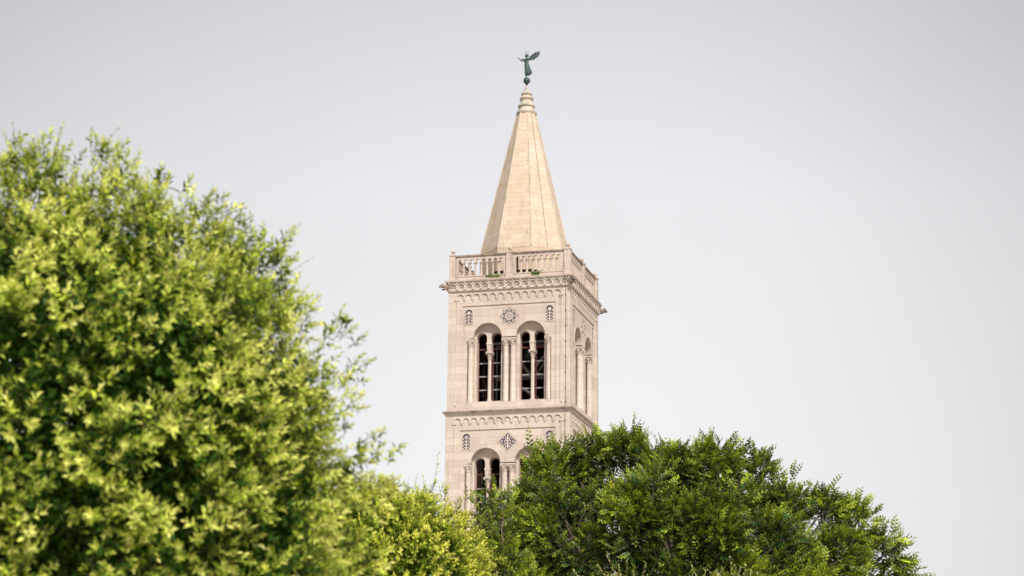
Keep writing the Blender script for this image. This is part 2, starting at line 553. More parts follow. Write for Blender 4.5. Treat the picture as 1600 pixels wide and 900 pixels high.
def curl(cx, cz, s, r0, turn=1.5):
    """spiral tendril leaving (cx, cz) outwards to side s"""
    return [(cx + s * (r0 + -r0 * (1 - .65 * t) * math.cos(turn * PI * t)), cz + r0 * (1 - .55 * t) * math.sin(turn * PI * t) + r0 * .3 * t) for t in [i / 11 for i in range(12)]]

def rosette(mb, cx, cz, r, y, petals=6):
    for k in range(petals):
        a = 2 * PI * k / petals + .3
        mb.plate(teardrop(cx, cz, a, r, r * .62), [], y, y + .012)

def niche_panel(cx, z0, h, w, parent, lily):
    y = -3.90
    zt = z0 + h
    r = w / 2
    field = [(cx - r, z0), (cx + r, z0)] + arc(cx, zt - r, r, 0, PI, 12)
    d = MB(); d.plate(field, [], y - .004, y + .05)
    o = d.build('inlay_panel', M_inlay_dark, parent, DZ)
    l = MB(); yy = y - .012
    q = r * 1.0
    for (px, pz) in ((0, zt - r * 1.0 - z0),):
        rosette(l, cx, z0 + pz, r * .55, yy, 6)
    for s in (-1, 1):
        for k, dz in enumerate((.04, .24, .44)):
            stroke(l, curl(cx + s * .01, z0 + dz, s, .105), .042, yy)
            l.plate(teardrop(cx + s * .21, z0 + dz + .16, PI / 2 + s * .5, .11, .05), [], yy, yy + .012)
            l.plate(teardrop(cx + s * .235, z0 + dz - .02, PI / 2 + s * .2, .09, .04), [], yy, yy + .012)
        l.plate(teardrop(cx + s * .2, z0 + .66, PI / 2 + s * .3, .12, .05), [], yy, yy + .012)
    l.box(cx - .02, cx + .02, yy - .001, yy + .012, z0 + .02, z0 + h * .62)
    l.build('carved_relief', M_inlay_light, o, DZ)
    # plain raised rim
    rim = MB()
    ro = r + .07
    outer = [(cx - ro, z0 - .06), (cx + ro, z0 - .06), (cx + ro, zt + .07), (cx - ro, zt + .07)]
    inner = [(cx - r, z0), (cx + r, z0)] + arc(cx, zt - r, r, 0, PI, 12)
    rim.plate(outer, [inner], y - .022, y + .02)
    rim.build('rim', M_trim, o, DZ)
    return o

def star_poly(cx, cz, R, sharp=.7654):
    return [(cx + (R if k % 2 == 0 else R * sharp) * math.cos(PI / 2 + k * PI / 8), cz + (R if k % 2 == 0 else R * sharp) * math.sin(PI / 2 + k * PI / 8)) for k in range(16)]

def star_panel(cz, parent):
    y = -3.90
    d = MB(); d.plate(star_poly(0, cz, .56), [], y - .004, y + .05)
    o = d.build('inlay_star', M_inlay_dark, parent, DZ)
    l = MB(); yy = y - .012
    for k in range(8):
        a = PI / 2 + k * PI / 4
        ring(l, .405 * math.cos(a), cz + .405 * math.sin(a), .082, yy, .03)
        l.plate(teardrop(.385 * math.cos(a), cz + .385 * math.sin(a), a, .05, .05), [], yy, yy + .012)
        b = a + PI / 8
        l.plate(teardrop(.12 * math.cos(b), cz + .12 * math.sin(b), b, .22, .075), [], yy, yy + .012)
        l.plate(teardrop(.17 * math.cos(a), cz + .17 * math.sin(a), a, .13, .055), [], yy, yy + .012)
    ring(l, 0, cz, .115, yy, .035)
    l.plate(arc(0, cz, .045, 0, 2 * PI * .95, 10), [], yy, yy + .012)
    l.build('carved_relief', M_inlay_light, o, DZ)
    rim = MB()
    rim.plate(star_poly(0, cz, .70), [star_poly(0, cz, .66)], y - .014, y + .02)
    rim.plate(star_poly(0, cz, .60), [star_poly(0, cz, .56)], y - .014, y + .02)
    rim.build('rim', M_trim, o, DZ)
    return o

def diamond_panel(cz, parent):
    y = -3.90
    def dia(R): return [(R, cz), (0, cz + R), (-R, cz), (0, cz - R)]
    d = MB(); d.plate(dia(.56), [], y - .004, y + .05)
    o = d.build('inlay_diamond', M_inlay_dark, parent, DZ)
    l = MB(); yy = y - .012
    l.box(-.024, .024, yy - .001, yy + .012, cz - .5, cz + .3)
    for s in (-1, 1):
        for dz, r0 in ((-.36, .075), (-.22, .115), (-.03, .12), (.15, .085)):
            stroke(l, curl(s * .01, cz + dz, s, r0, 1.6), .045, yy)
        for dx, dz, a, L in ((.29, -.09, .6, .13), (.30, .04, .2, .16), (.24, .16, .9, .13), (.14, .28, 1.0, .11), (.22, -.22, .3, .10), (.38, -.03, 0, .1)):
            l.plate(teardrop(s * dx, cz + dz, a if s > 0 else PI - a, L, .055), [], yy, yy + .012)
    l.plate(teardrop(0, cz + .26, PI / 2, .22, .10), [], yy - .001, yy + .012)
    l.build('carved_relief', M_inlay_light, o, DZ)
    rim = MB()
    rim.plate(dia(.72), [dia(.68)], y - .014, y + .02)
    rim.plate(dia(.61), [dia(.56)], y - .014, y + .02)
    rim.build('rim', M_trim, o, DZ)
    return o

for si, zo in enumerate((0.0, -8.05)):
    wall = wall_side(zo).build('belfry_wall', M_wall, tower, DZ)
    parts = [wall] + [corner_colonnette(x, zo).build('corner_colonnette', M_trim, tower, DZ) for x in (-3.44, 3.44)]
    for x in (-2.56, -.235, .235, 2.56):
        parts.append(column_mb(x, -3.70, 26.20, 30.42, .168, .44, .47, zo).build('column', M_trim, tower, DZ))
    for c in (-AC, AC):
        parts.append(window_parts(c, zo, tower))
    for x in (-2.655, 2.655):
        parts.append(niche_panel(x, 31.38 + zo, 1.0, .48, tower, si))
    parts.append(star_panel(31.82 + zo, tower) if si == 0 else diamond_panel(31.80 + zo, tower))
    for p_ in parts:
        if si:
            p_.scale = (1.013, 1.013, 1)
        four(p_)

# string courses
for zc in (0.0, -8.05):
    s = MB()
    k = .05 if zc else .0
    s.ring4([(-.5 + k, 25.40 + zc), (.06 + k, 25.42 + zc), (.07 + k, 25.50 + zc), (.11 + k, 25.56 + zc), (.17 + k, 25.64 + zc)], 4.0)
    s.build('string_course', M_trim, tower, DZ)
    s = MB()
    s.ring4([(.0 + k, 25.645 + zc), (.215 + k, 25.65 + zc), (.225 + k, 25.74 + zc), (.19 + k, 25.77 + zc), (-.4 + k, 25.86 + zc)], 4.0)
    s.build('ledge', M_caps, tower, DZ)

# solid lower shaft down to the ground
b = MB()
b.ring4([(.08, -1.7), (.08, 9.2), (.30, 9.3), (.30, 9.6), (.06, 9.75), (.06, 17.42)], 4.0)
b.ring4([(.32, -1.7), (.32, 0.2), (.08, 0.6)], 4.0)
b.build('lower_shaft', M_wall, tower, DZ)

# crowning cornice
c = MB()
c.ring4([(-.5, 33.53), (.03, 33.54), (.09, 33.58), (.10, 33.66), (.05, 33.70), (.05, 34.12), (.13, 34.15)], 4.0)
corn = c.build('cornice', M_trim, tower, DZ)
c = MB()
c.ring4([(.06, 34.145), (.19, 34.155), (.215, 34.20), (.22, 34.29), (.10, 34.32), (-.6, 34.33)], 4.0)
c.build('cornice_slab', M_weather, tower, DZ)
fr = MB()
hole_top = [(-3.96, 34.13), (-3.96, 33.70)]
for i in range(15):
    cx = (i - 7) * .525
    hole_top += [(cx - .20, 33.70), (cx - .20, 33.80)] + [(cx + .20 * math.cos(PI - PI * j / 10), 33.83 + .20 * math.sin(PI * j / 10)) for j in range(11)] + [(cx + .20, 33.80), (cx + .20, 33.70)]
    fr.tube([(x, -4.125, z) for x, z in arc(cx, 33.83, .225, 0, PI, 10)], .020, 5)
    fr.tube([(x, -4.085, z) for x, z in arc(cx, 33.76, .12, .2, PI - .2, 8)], .022, 5)
hole_top += [(3.96, 33.70), (3.96, 34.13)]
fr.plate(hole_top, [], -4.12, -4.06)
for i in range(16):
    cx = (i - 7.5) * .525
    fr.box(cx - .05, cx + .05, -4.17, -4.0, 34.04, 34.13)
    fr.box(cx - .085, cx + .085, -4.145, -4.05, 33.665, 33.72)
fr = fr.build('arcaded_frieze', M_trim, tower, DZ)
four(fr)

# gallery floor
fl = MB(); fl.box(-3.75, 3.75, -3.75, 3.75, 34.05, 34.36)
fl.build('gallery_floor', M_weather, tower, DZ)

# balustrade
PIT = .39
def rail_side():
    mb = MB()
    for s in (-1, 1):
        cx = s * 1.905
        x0, x1 = cx - 1.695, cx + 1.695
        mb.box(x0, x1, -3.96, -3.68, 34.325, 34.58)
        mb.box(x0, x1, -3.99, -3.66, 34.535, 34.60)
        poly = [(x0, 35.95), (x0, 34.60)]
        for i in range(8):
            c = cx + (i - 3.5) * PIT
            if i == 0: poly += [(c - .135, 34.60)]
            else: poly += [(c - .135, 35.50)]
            poly += [(c + .135 * math.cos(PI - PI * j / 8), 35.575 + .135 * math.sin(PI - PI * j / 8)) for j in range(9)]
            if i == 7: poly += [(c + .135, 34.60)]
            else: poly += [(c + .135, 35.50)]
        poly += [(x1, 34.60), (x1, 35.95)]
        mb.plate(poly, [], -3.90, -3.72)
    return mb
bal = rail_side().build('balustrade', M_weather, tower, DZ)
cap = MB()
for s in (-1, 1):
    cx = s * 1.905
    cap.box(cx - 1.70, cx + 1.70, -3.97, -3.67, 35.90, 35.985)
cap.build('handrail', M_caps, bal, DZ)
for s in (-1, 1):
    for i in range(7):
        x = s * 1.905 + (i - 3) * PIT
        q = MB()
        q.box(x - .10, x + .10, -3.91, -3.71, 34.60, 34.66)
        q.lathe([(.095, 34.66), (.10, 34.69), (.066, 34.73), (.060, 35.28), (.08, 35.30), (.066, 35.33), (.105, 35.46)], x, -3.81, 10)
        q.box(x - .118, x + .118, -3.93, -3.69, 35.455, 35.53)
        q.build('baluster', M_weather, bal, DZ)
four(bal)

def post(x, y, w):
    p = MB()
    p.box(x - w, x + w, y - w, y + w, 34.32, 35.96)
    p.box(x - w - .025, x + w + .025, y - w - .025, y + w + .025, 34.33, 34.52)
    p.box(x - w - .03, x + w + .03, y - w - .03, y + w + .03, 35.965, 36.04)
    p.frust(x, y, 36.04, 36.12, w, w, .09, .09)
    o = p.build('parapet_post', M_weather, tower, DZ)
    f = MB()
    f.lathe([(.09, 36.10), (.07, 36.14), (.10, 36.18), (.135, 36.24), (.145, 36.30), (.13, 36.36), (.085, 36.41), (.04, 36.44), (.0, 36.445)], x, y, 12, cap=False)
    f.build('finial', M_weather, o, DZ)
    return o
for x, y, w in ((-3.8, -3.8, .20), (3.8, -3.8, .20), (3.8, 3.8, .20), (-3.8, 3.8, .20), (0, -3.8, .205), (3.8, 0, .205), (0, 3.8, .205), (-3.8, 0, .205)):
    post(x, y, w)

# gargoyles: crouching beasts at the four corners
def gargoyle_mb():
    mb = MB()     # looks along -x
    mb.tube([(.35, 0, .05), (.15, 0, .08), (-.10, 0, .10), (-.28, 0, .16), (-.40, 0, .17)], [.17, .20, .17, .13, .12], 9)
    mb.ball((-.44, 0, .19), .125, 9, 7, (1.1, 1, 1))
    mb.tube([(-.50, 0, .17), (-.62, 0, .12), (-.66, 0, .10)], [.085, .065, .04], 7)
    mb.tube([(-.50, 0, .10), (-.60, 0, .04)], [.05, .03], 6)
    for s in (-1, 1):
        mb.tube([(-.40, s * .07, .28), (-.38, s * .10, .37)], [.04, .012], 5)
        mb.tube([(-.12, s * .13, .05), (-.26, s * .15, -.05), (-.36, s * .14, -.02)], [.075, .055, .045], 6)
        mb.tube([(.0, s * .10, .18), (.12, s * .20, .30), (.30, s * .22, .24)], [.05, .06, .03], 6)
    return mb
for k in range(4):
    a = PI * 5 / 4 + k * PI / 2
    o = gargoyle_mb().build('gargoyle', M_caps, tower)
    rr = 4.06 * math.sqrt(2)
    o.location = (rr * math.cos(a), rr * math.sin(a), 33.78 + DZ)
    o.rotation_euler = (0, R_(-4), a + PI)
    o.scale = (.95, .95, .95)

# lightning conductor cable with clips down the front face
cb = MB()
cb.tube([(3.72, -4.29, 34.30), (3.72, -4.18, 33.9), (3.72, -4.115, 33.62), (3.72, -4.02, 33.5), (3.73, -4.02, 30), (3.72, -4.02, 26.0), (3.72, -4.30, 25.76), (3.72, -4.30, 25.62), (3.72, -4.12, 25.4), (3.72, -4.085, 20), (3.72, -4.11, 17.9)], .012, 5)
for zz in (34.0, 33.0, 32.0, 31.0, 30.0, 29.0, 28.0, 27.0, 26.1):
    cb.box(3.69, 3.755, -4.05, -3.99, zz - .03, zz + .03)
for zz in (24.9, 23.9, 22.9, 21.9, 20.9):
    cb.box(3.69, 3.755, -4.11, -4.03, zz - .03, zz + .03)
cb.build('lightning_cable', M_cable, tower, DZ)

# wall behind the belfry windows and its ceiling
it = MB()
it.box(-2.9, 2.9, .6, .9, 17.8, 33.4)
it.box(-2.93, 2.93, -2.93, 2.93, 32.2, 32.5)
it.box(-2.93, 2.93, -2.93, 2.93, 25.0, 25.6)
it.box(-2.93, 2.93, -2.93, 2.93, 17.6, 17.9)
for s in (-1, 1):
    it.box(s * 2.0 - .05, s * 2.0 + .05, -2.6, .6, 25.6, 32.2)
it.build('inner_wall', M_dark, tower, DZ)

# spire: eight sides with arris ribs, drum behind the balustrade
def octagon(rad, z): return [(rad * math.cos(R_(22.5 + 45 * k)), rad * math.sin(R_(22.5 + 45 * k)), z) for k in range(8)]
levels = [(3.02, 34.3), (3.0, 36.3), (2.98, 36.75), (.64, 46.62)]
me = bpy.data.meshes.new('spire')
bm = bmesh.new(); uvl = bm.loops.layers.uv.new('UVMap')
for i in range(len(levels) - 1):
    (r0, z0), (r1, z1) = levels[i], levels[i + 1]
    sub = 24 if i == 2 else 4
    for j in range(sub):
        ra, rb = r0 + (r1 - r0) * j / sub, r0 + (r1 - r0) * (j + 1) / sub
        za, zb = z0 + (z1 - z0) * j / sub, z0 + (z1 - z0) * (j + 1) / sub
        A, B = octagon(ra, za + DZ), octagon(rb, zb + DZ)
        for k in range(8):
            k2 = (k + 1) % 8
            f = bm.faces.new([bm.verts.new(p) for p in (A[k], A[k2], B[k2], B[k])])
            ha, hb = ra * math.sin(R_(22.5)), rb * math.sin(R_(22.5))
            for lp, uv in zip(f.loops, ((-ha + k * 7.3, za), (ha + k * 7.3, za), (hb + k * 7.3, zb), (-hb + k * 7.3, zb))):
                lp[uvl].uv = uv
bmesh.ops.recalc_face_normals(bm, faces=bm.faces)
bm.to_mesh(me); bm.free()
me.materials.append(M_spire)
spire = bpy.data.objects.new('spire', me); COL.objects.link(spire); spire.parent = tower
rb_ = MB()
for k in range(8):
    a = R_(22.5 + 45 * k)
    rb_.tube([(2.985 * math.cos(a), 2.985 * math.sin(a), 36.75), (.645 * math.cos(a), .645 * math.sin(a), 46.62)], [.045, .03], 6)
sc = MB()
aa = R_(-44)
cs_ = lambda rad: rad * math.cos(R_(22.5)) / math.cos(aa + PI / 4)
sc.tube([((cs_(2.98) + .02) * math.cos(aa), (cs_(2.98) + .02) * math.sin(aa), 36.75), ((cs_(.64) + .02) * math.cos(aa), (cs_(.64) + .02) * math.sin(aa), 46.62)], .010, 5)
sc.build('spire_cable', M_cable, spire, DZ)
rb_.build('arris_rib', M_trim, spire, DZ)
st = MB()
st.lathe([(.60, 46.50), (.68, 46.62), (.69, 46.72), (.60, 46.79), (.55, 46.93), (.52, 47.06), (.58, 47.13), (.58, 47.21), (.49, 47.26), (.42, 47.40), (.40, 47.58),
          (.47, 47.67), (.47, 47.76), (.37, 47.82), (.31, 47.94), (.37, 48.01), (.37, 48.09), (.27, 48.14), (.24, 48.18), (.125, 48.57), (.06, 48.6)], 0, 0, 16)
st.build('spire_cap', M_top, spire, DZ)
dr = MB()
dr.plate([(-.27, 34.40), (.27, 34.40), (.27, 35.95)] + arc(0, 35.95, .27, 0, PI, 8) + [(-.27, 35.95)], [], -2.83, -2.70)
fs_ = MB(); fs_.lathe([(3.12, 34.36), (3.12, 35.10), (3.02, 35.13)], 0, 0, 8, R_(22.5), False)  # dark band round the foot of the drum
fs_.build('lead_flashing', M_dark, spire, DZ)
door = dr.build('doorway', M_dark, spire, DZ)

# bell and the steel frame it hangs from, inside the belfry
tw = Matrix.Translation(TOWER_AT) @ Matrix.Rotation(TOWER_RZ, 4, 'Z')
def in_tower(x, y, z): return tw @ Vector((x, y, z + DZ))
bf = empty('bell_scaffold', in_tower(0.6, -1.7, 25.6), TOWER_RZ)
tag(bf, 'pale steel beams crossed in an X inside the belfry behind its right front window', 'scaffold')
def beam(name, p0, p1, w, parent):
    m = MB(); m.tube([p0, p1], w, 4, False)
    return m.build(name, M_steel, parent)
for y in (-.45, .45):
    beam('post', (-2.1, y, 0), (-2.1, y, 5.0), .07, bf)
    beam('post', (1.9, y, 0), (1.9, y, 5.0), .07, bf)
    beam('beam', (-2.1, y, 2.70), (1.9, y, 2.70), .10, bf)
    beam('beam', (-2.1, y, 4.9), (1.9, y, 4.9), .09, bf)
    beam('brace', (-.55, y, 3.9), (.35, y, 2.7), .085, bf)
    beam('brace', (1.2, y, 3.9), (.35, y, 2.7), .085, bf)
    beam('brace', (-.9, y, 2.35), (1.5, y, .75), .085, bf)
bl = MB()
prof = [(.0, .62), (.14, .61), (.24, .55), (.28, .40), (.31, .2), (.37, .06), (.44, -.04), (.45, -.08), (.40, -.08), (.34, .04), (.27, .2)]
bl.lathe(prof, 0, 0, 20, cap=False)
bell = empty('bell', in_tower(.72, -1.7, 29.50), TOWER_RZ)
tag(bell, 'dark green bronze bell hanging from the steel frame inside the belfry', 'bell')
bl.build('bell_body', M_bell, bell)
y_ = MB(); y_.box(-.35, .35, -.08, .08, .62, .92)
y_.build('yoke', M_dark, bell)
cl_ = MB(); cl_.tube([(0, 0, .45), (0, 0, .02)], .02, 6); cl_.ball((0, 0, -.06), .06, 8, 6)
cl_.build('clapper', M_dark, bell)

# ------------------------------------------------------------------ angel statue on the spire
rng0 = random.Random(4)
def remeshed(mb, name, mat, parent, voxel):
    o = mb.build(name, mat, parent)
    mod = o.modifiers.new('r', 'REMESH'); mod.mode = 'VOXEL'; mod.voxel_size = voxel; mod.use_smooth_shade = True
    sm = o.modifiers.new('s', 'SMOOTH'); sm.factor = .5; sm.iterations = 2
    dg = bpy.context.evaluated_depsgraph_get()
    me2 = bpy.data.meshes.new_from_object(o.evaluated_get(dg))
    o.modifiers.clear()
    old = o.data; o.data = me2
    bpy.data.meshes.remove(old)
    if not o.data.materials: o.data.materials.append(mat)
    for p in o.data.polygons: p.use_smooth = True
    return o
base = in_tower(0, 0, 48.58)
angel = empty('angel_statue', base, 0.0)
tag(angel, 'green bronze angel with raised wings standing on a ball at the spire tip', 'statue')
an = MB()
# heights from the top of the stone: ball centre .44, feet .68, head 2.23
def robe(levels, n=18, folds=7, amp=.0):
    vs, fs = [], []
    for (cx, cy, z, ax, ay, am) in levels:
        for k in range(n):
            a = 2 * PI * k / n
            w = 1 + am * math.sin(folds * a + z * 2.0)
            vs.append((cx + ax * w * math.cos(a), cy + ay * w * math.sin(a), z))
    for i in range(len(levels) - 1):
        for k in range(n):
            k2 = (k + 1) % n
            fs.append((i * n + k, i * n + k2, (i + 1) * n + k2, (i + 1) * n + k))
    fs.append(tuple(range(n))[::-1]); fs.append(tuple((len(levels) - 1) * n + k for k in range(n)))
    an.add(vs, fs, True)
robe([(.05, 0, .84, .16, .15, .18), (.09, 0, .96, .225, .18, .18), (.095, 0, 1.06, .235, .185, .16), (.06, 0, 1.22, .205, .18, .15), (.02, 0, 1.40, .18, .165, .12), (-.01, 0, 1.58, .155, .155, .08),
      (-.025, 0, 1.72, .13, .135, .03), (-.025, 0, 1.84, .14, .155, .0), (-.02, 0, 1.96, .14, .175, 0), (-.015, 0, 2.03, .11, .16, 0), (-.02, 0, 2.07, .06, .08, 0)])
an.tube([(-.02, 0, 2.0), (-.03, 0, 2.14)], [.055, .05], 8)                       # neck
an.ball((-.04, 0, 2.225), .102, 12, 9, (1.0, .88, 1.2))                           # head
an.tube([(-.125, 0, 2.24), (-.155, 0, 2.205), (-.12, 0, 2.195)], [.014, .022, .014], 6)   # nose
an.ball((-.10, 0, 2.15), .04, 7, 6)                                               # chin
an.ball((.015, 0, 2.25), .10, 10, 8, (1, 1.0, 1.05)); an.ball((.085, 0, 2.19), .05, 8, 6)  # hair and knot
an.tube([(-.02, .13, 1.98), (-.18, .20, 1.90), (-.34, .19, 1.93), (-.50, .16, 2.04), (-.60, .15, 2.11)], [.065, .055, .045, .036, .03], 8)  # raised arm
an.tube([(-.02, -.13, 1.98), (-.16, -.22, 1.86), (-.30, -.20, 1.90), (-.40, -.18, 1.80)], [.065, .055, .045, .034], 8)
for arm, dx, dz in (((-.60, .15, 2.11), -.075, .045), ((-.40, -.18, 1.80), -.05, -.07)):
    for q in range(4):
        L = (.8, 1.0, .95, .75)[q]
        an.tube([arm, (arm[0] + dx * L, arm[1] + (q - 1.5) * .018, arm[2] + dz * L)], [.014, .009], 5)
    an.tube([arm, (arm[0] + dx * .4, arm[1] - .04, arm[2] + dz * .4 + .02)], [.014, .010], 5)
an.tube([(-.02, .03, 1.0), (-.055, .03, .82), (-.045, .03, .70)], [.075, .05, .038], 8)  # standing leg
an.tube([(-.04, .03, .70), (-.12, .03, .675)], [.038, .025], 7)
an.tube([(.06, -.04, 1.05), (.17, -.04, .93), (.20, -.04, .83), (.13, -.04, .78)], [.09, .06, .045, .03], 8)  # trailing leg
remeshed(an, 'body', M_copper, angel, .016)
def wing(outline, y0, y1, root):
    mb = MB()     # feathered blade: each feather runs from the shoulder to the edge
    n = len(outline)
    yy = lambda x: y0 + (y1 - y0) * min(1, max(0, x / .8))
    front = [(x, yy(x) - .022, z) for x, z in outline]; back = [(x, yy(x) + .022, z) for x, z in outline]
    mid = (np.mean([p[0] for p in outline]), np.mean([p[1] for p in outline]))
    m0 = (mid[0], yy(mid[0]) - .05, mid[1]); m1 = (mid[0], yy(mid[0]) + .05, mid[1])
    mb.add(front + back + [m0, m1], [(i, (i + 1) % n, 2 * n) for i in range(n)] + [(n + (i + 1) % n, n + i, 2 * n + 1) for i in range(n)] + [(i, n + i, n + (i + 1) % n, (i + 1) % n) for i in range(n)], True)
    for k, (x, z) in enumerate(outline[1:]):
        rt = np.array([root[0] + (x - root[0]) * .25, yy(root[0]), root[1] + (z - root[1]) * .25])
        tp = np.array([root[0] + (x - root[0]) * 1.04, yy(x), root[1] + (z - root[1]) * 1.04])
        mb.tube([rt, (rt + tp) / 2 + np.array([0, .02 * (-1) ** k, .015]), tp], [.03, .042, .014], 6)
    return mb
W1 = [(.02, 1.96), (.25, 2.20), (.45, 2.42), (.63, 2.60), (.62, 2.46), (.58, 2.31), (.49, 2.16), (.38, 2.05), (.25, 1.95)]
W2 = [(.02, 1.93), (.35, 2.06), (.60, 2.24), (.74, 2.40), (.82, 2.44), (.87, 2.34), (.84, 2.20), (.74, 2.06), (.60, 1.95), (.47, 1.88), (.34, 1.86), (.20, 1.86)]
wing(W1, .06, .26, (.02, 1.95)).build('wing', M_copper, angel)
wing(W2, -.06, -.30, (.02, 1.93)).build('wing', M_copper, angel)
h = MB()
hp = [(-.03 + .14 * math.cos(a), .14 * math.sin(a), 2.465 + .02 * math.cos(a)) for a in np.linspace(0, 2 * PI, 25)]
h.tube(hp, .0075, 5); h.tube([(.05, 0, 2.33), (.10, 0, 2.47)], .005, 4)
h.build('halo', M_copper, angel)
ob = MB()
ob.ball((0, 0, .44), .235, 20, 14); ob.tube([(0, 0, -.05), (0, 0, .24)], [.035, .03], 8); ob.lathe([(.07, .16), (.09, .19), (.05, .23)], 0, 0, 10)
ob.build('globe', M_copper, angel)

# ------------------------------------------------------------------ foliage
UP = np.array([0, 0, 1.0])
def norm(a): return a / (np.linalg.norm(a, axis=-1, keepdims=True) + 1e-12)

def leaf6(base, d, nrm, L, W, fold=.12, droop=.12):
    """six-cornered leaf: base, two shoulders, tip, two shoulders"""
    d = d / np.linalg.norm(d); nrm = nrm - d * np.dot(nrm, d); nrm /= (np.linalg.norm(nrm) + 1e-9)
    s = np.cross(nrm, d)
    P = [(0, 0, 0), (.33, .46, fold), (.70, .36, fold * .6), (1, 0, -droop), (.70, -.36, fold * .6), (.33, -.46, fold)]
    return [base + d * (x * L) + s * (y * W) + nrm * (z * W - droop * .4 * L * x * x) for x, y, z in P]

def stem3(p0, p1, r0, r1):
    d = p1 - p0; d = d / (np.linalg.norm(d) + 1e-9)
    a = np.cross(d, [.3, .5, .8]); a /= np.linalg.norm(a); b = np.cross(d, a)
    ring = lambda p, r: [p + r * (math.cos(t) * a + math.sin(t) * b) for t in (0, 2.094, 4.189)]
    return ring(p0, r0) + ring(p1, r1)

class Sprig:
    """template: leaves (n,6,3) with age, and stem pieces (m,6,3)"""
    def __init__(s): s.lv = []; s.age = []; s.st = []
    def fin(s):
        s.lv = np.array(s.lv); s.age = np.array(s.age); s.st = np.array(s.st).reshape(-1, 6, 3)
        return s

def rosette_sprig(rg, n=12, L=.16, leaf=.046, wid=.34):
    S = Sprig(); ph = rg.uniform(0, 6.28)
    for i in range(n):
        t = i / (n - 1)
        a = R_(82 - 62 * t ** .8 + rg.uniform(-12, 12))
        az = ph + i * 2.4 + rg.uniform(-.25, .25)
        rad = np.array([0, math.cos(az), math.sin(az)]); x = np.array([1.0, 0, 0])
        d = math.cos(a) * x + math.sin(a) * rad
        nn = math.sin(a) * x - math.cos(a) * rad + .35 * np.array([rg.uniform(-1, 1) for _ in range(3)])
        ll = leaf * (1.05 - .45 * t) * rg.uniform(.8, 1.15)
        S.lv.append(leaf6(np.array([L * (.22 + .78 * t), 0, 0]), d, nn, ll, ll * wid * rg.uniform(.85, 1.15)))
        S.age.append(1 - t)
    S.st.append(stem3(np.zeros(3), np.array([L, 0, 0]), .0022, .001))
    return S.fin()

def long_sprig(rg, L=.36, n=18, leaf=.036):
    S = Sprig(); bend = rg.uniform(-.25, .25); bend2 = rg.uniform(-.2, .2)
    pos = lambda t: np.array([L * t, bend * L * t * t, bend2 * L * t * t])
    for i in range(n):
        t = .12 + .88 * i / (n - 1)
        az = i * 2.4 + rg.uniform(-.3, .3); a = R_(62 - 34 * t)
        rad = np.array([0, math.cos(az), math.sin(az)]); x = np.array([1.0, 0, 0])
        d = math.cos(a) * x + math.sin(a) * rad
        S.lv.append(leaf6(pos(t), d, math.sin(a) * x - math.cos(a) * rad, leaf * rg.uniform(.75, 1.15), leaf * .36))
        S.age.append(.75 * (1 - t))
    for k in range(4): S.st.append(stem3(pos(k / 4), pos((k + 1) / 4), .0028 - .0005 * k, .0022 - .0005 * k))
    return S.fin()

def elm_sprig(rg, L=.36, leaf=.060, n=15):
    S = Sprig(); sag = rg.uniform(-.10, .22); side = rg.uniform(-.15, .15)
    pos = lambda t: np.array([L * t, side * L * t * t, -sag * L * t * t])
    for i in range(n):
        t = .10 + .9 * i / (n - 1)
        sg = 1 if i % 2 else -1
        a = R_(rg.uniform(48, 66)) if i < n - 1 else R_(8)
        d = np.array([math.cos(a), sg * math.sin(a), rg.uniform(-.05, .45)])
        ll = leaf * (.7 + .5 * math.sin(PI * min(1, t * .9 + .1))) * rg.uniform(.8, 1.1)
        S.lv.append(leaf6(pos(t), d, np.array([rg.uniform(-.3, .3), -sg * .25 + rg.uniform(-.2, .2), 1]), ll, ll * .54, fold=.16))
        S.age.append(1 - t)
    for k in range(3): S.st.append(stem3(pos(k / 3), pos((k + 1) / 3), .0045 - .001 * k, .0035 - .001 * k))
    return S.fin()

def frames(d, rg, roll=None):
    d = norm(d)
    y = np.cross(UP, d); bad = np.linalg.norm(y, axis=1) < 1e-3
    y[bad] = [1, 0, 0]; y = norm(y); z = np.cross(d, y)
    if roll is not None:
        c, s = np.cos(roll)[:, None], np.sin(roll)[:, None]
        y, z = c * y + s * z, -s * y + c * z
    return np.stack([d, y, z], axis=2)      # columns

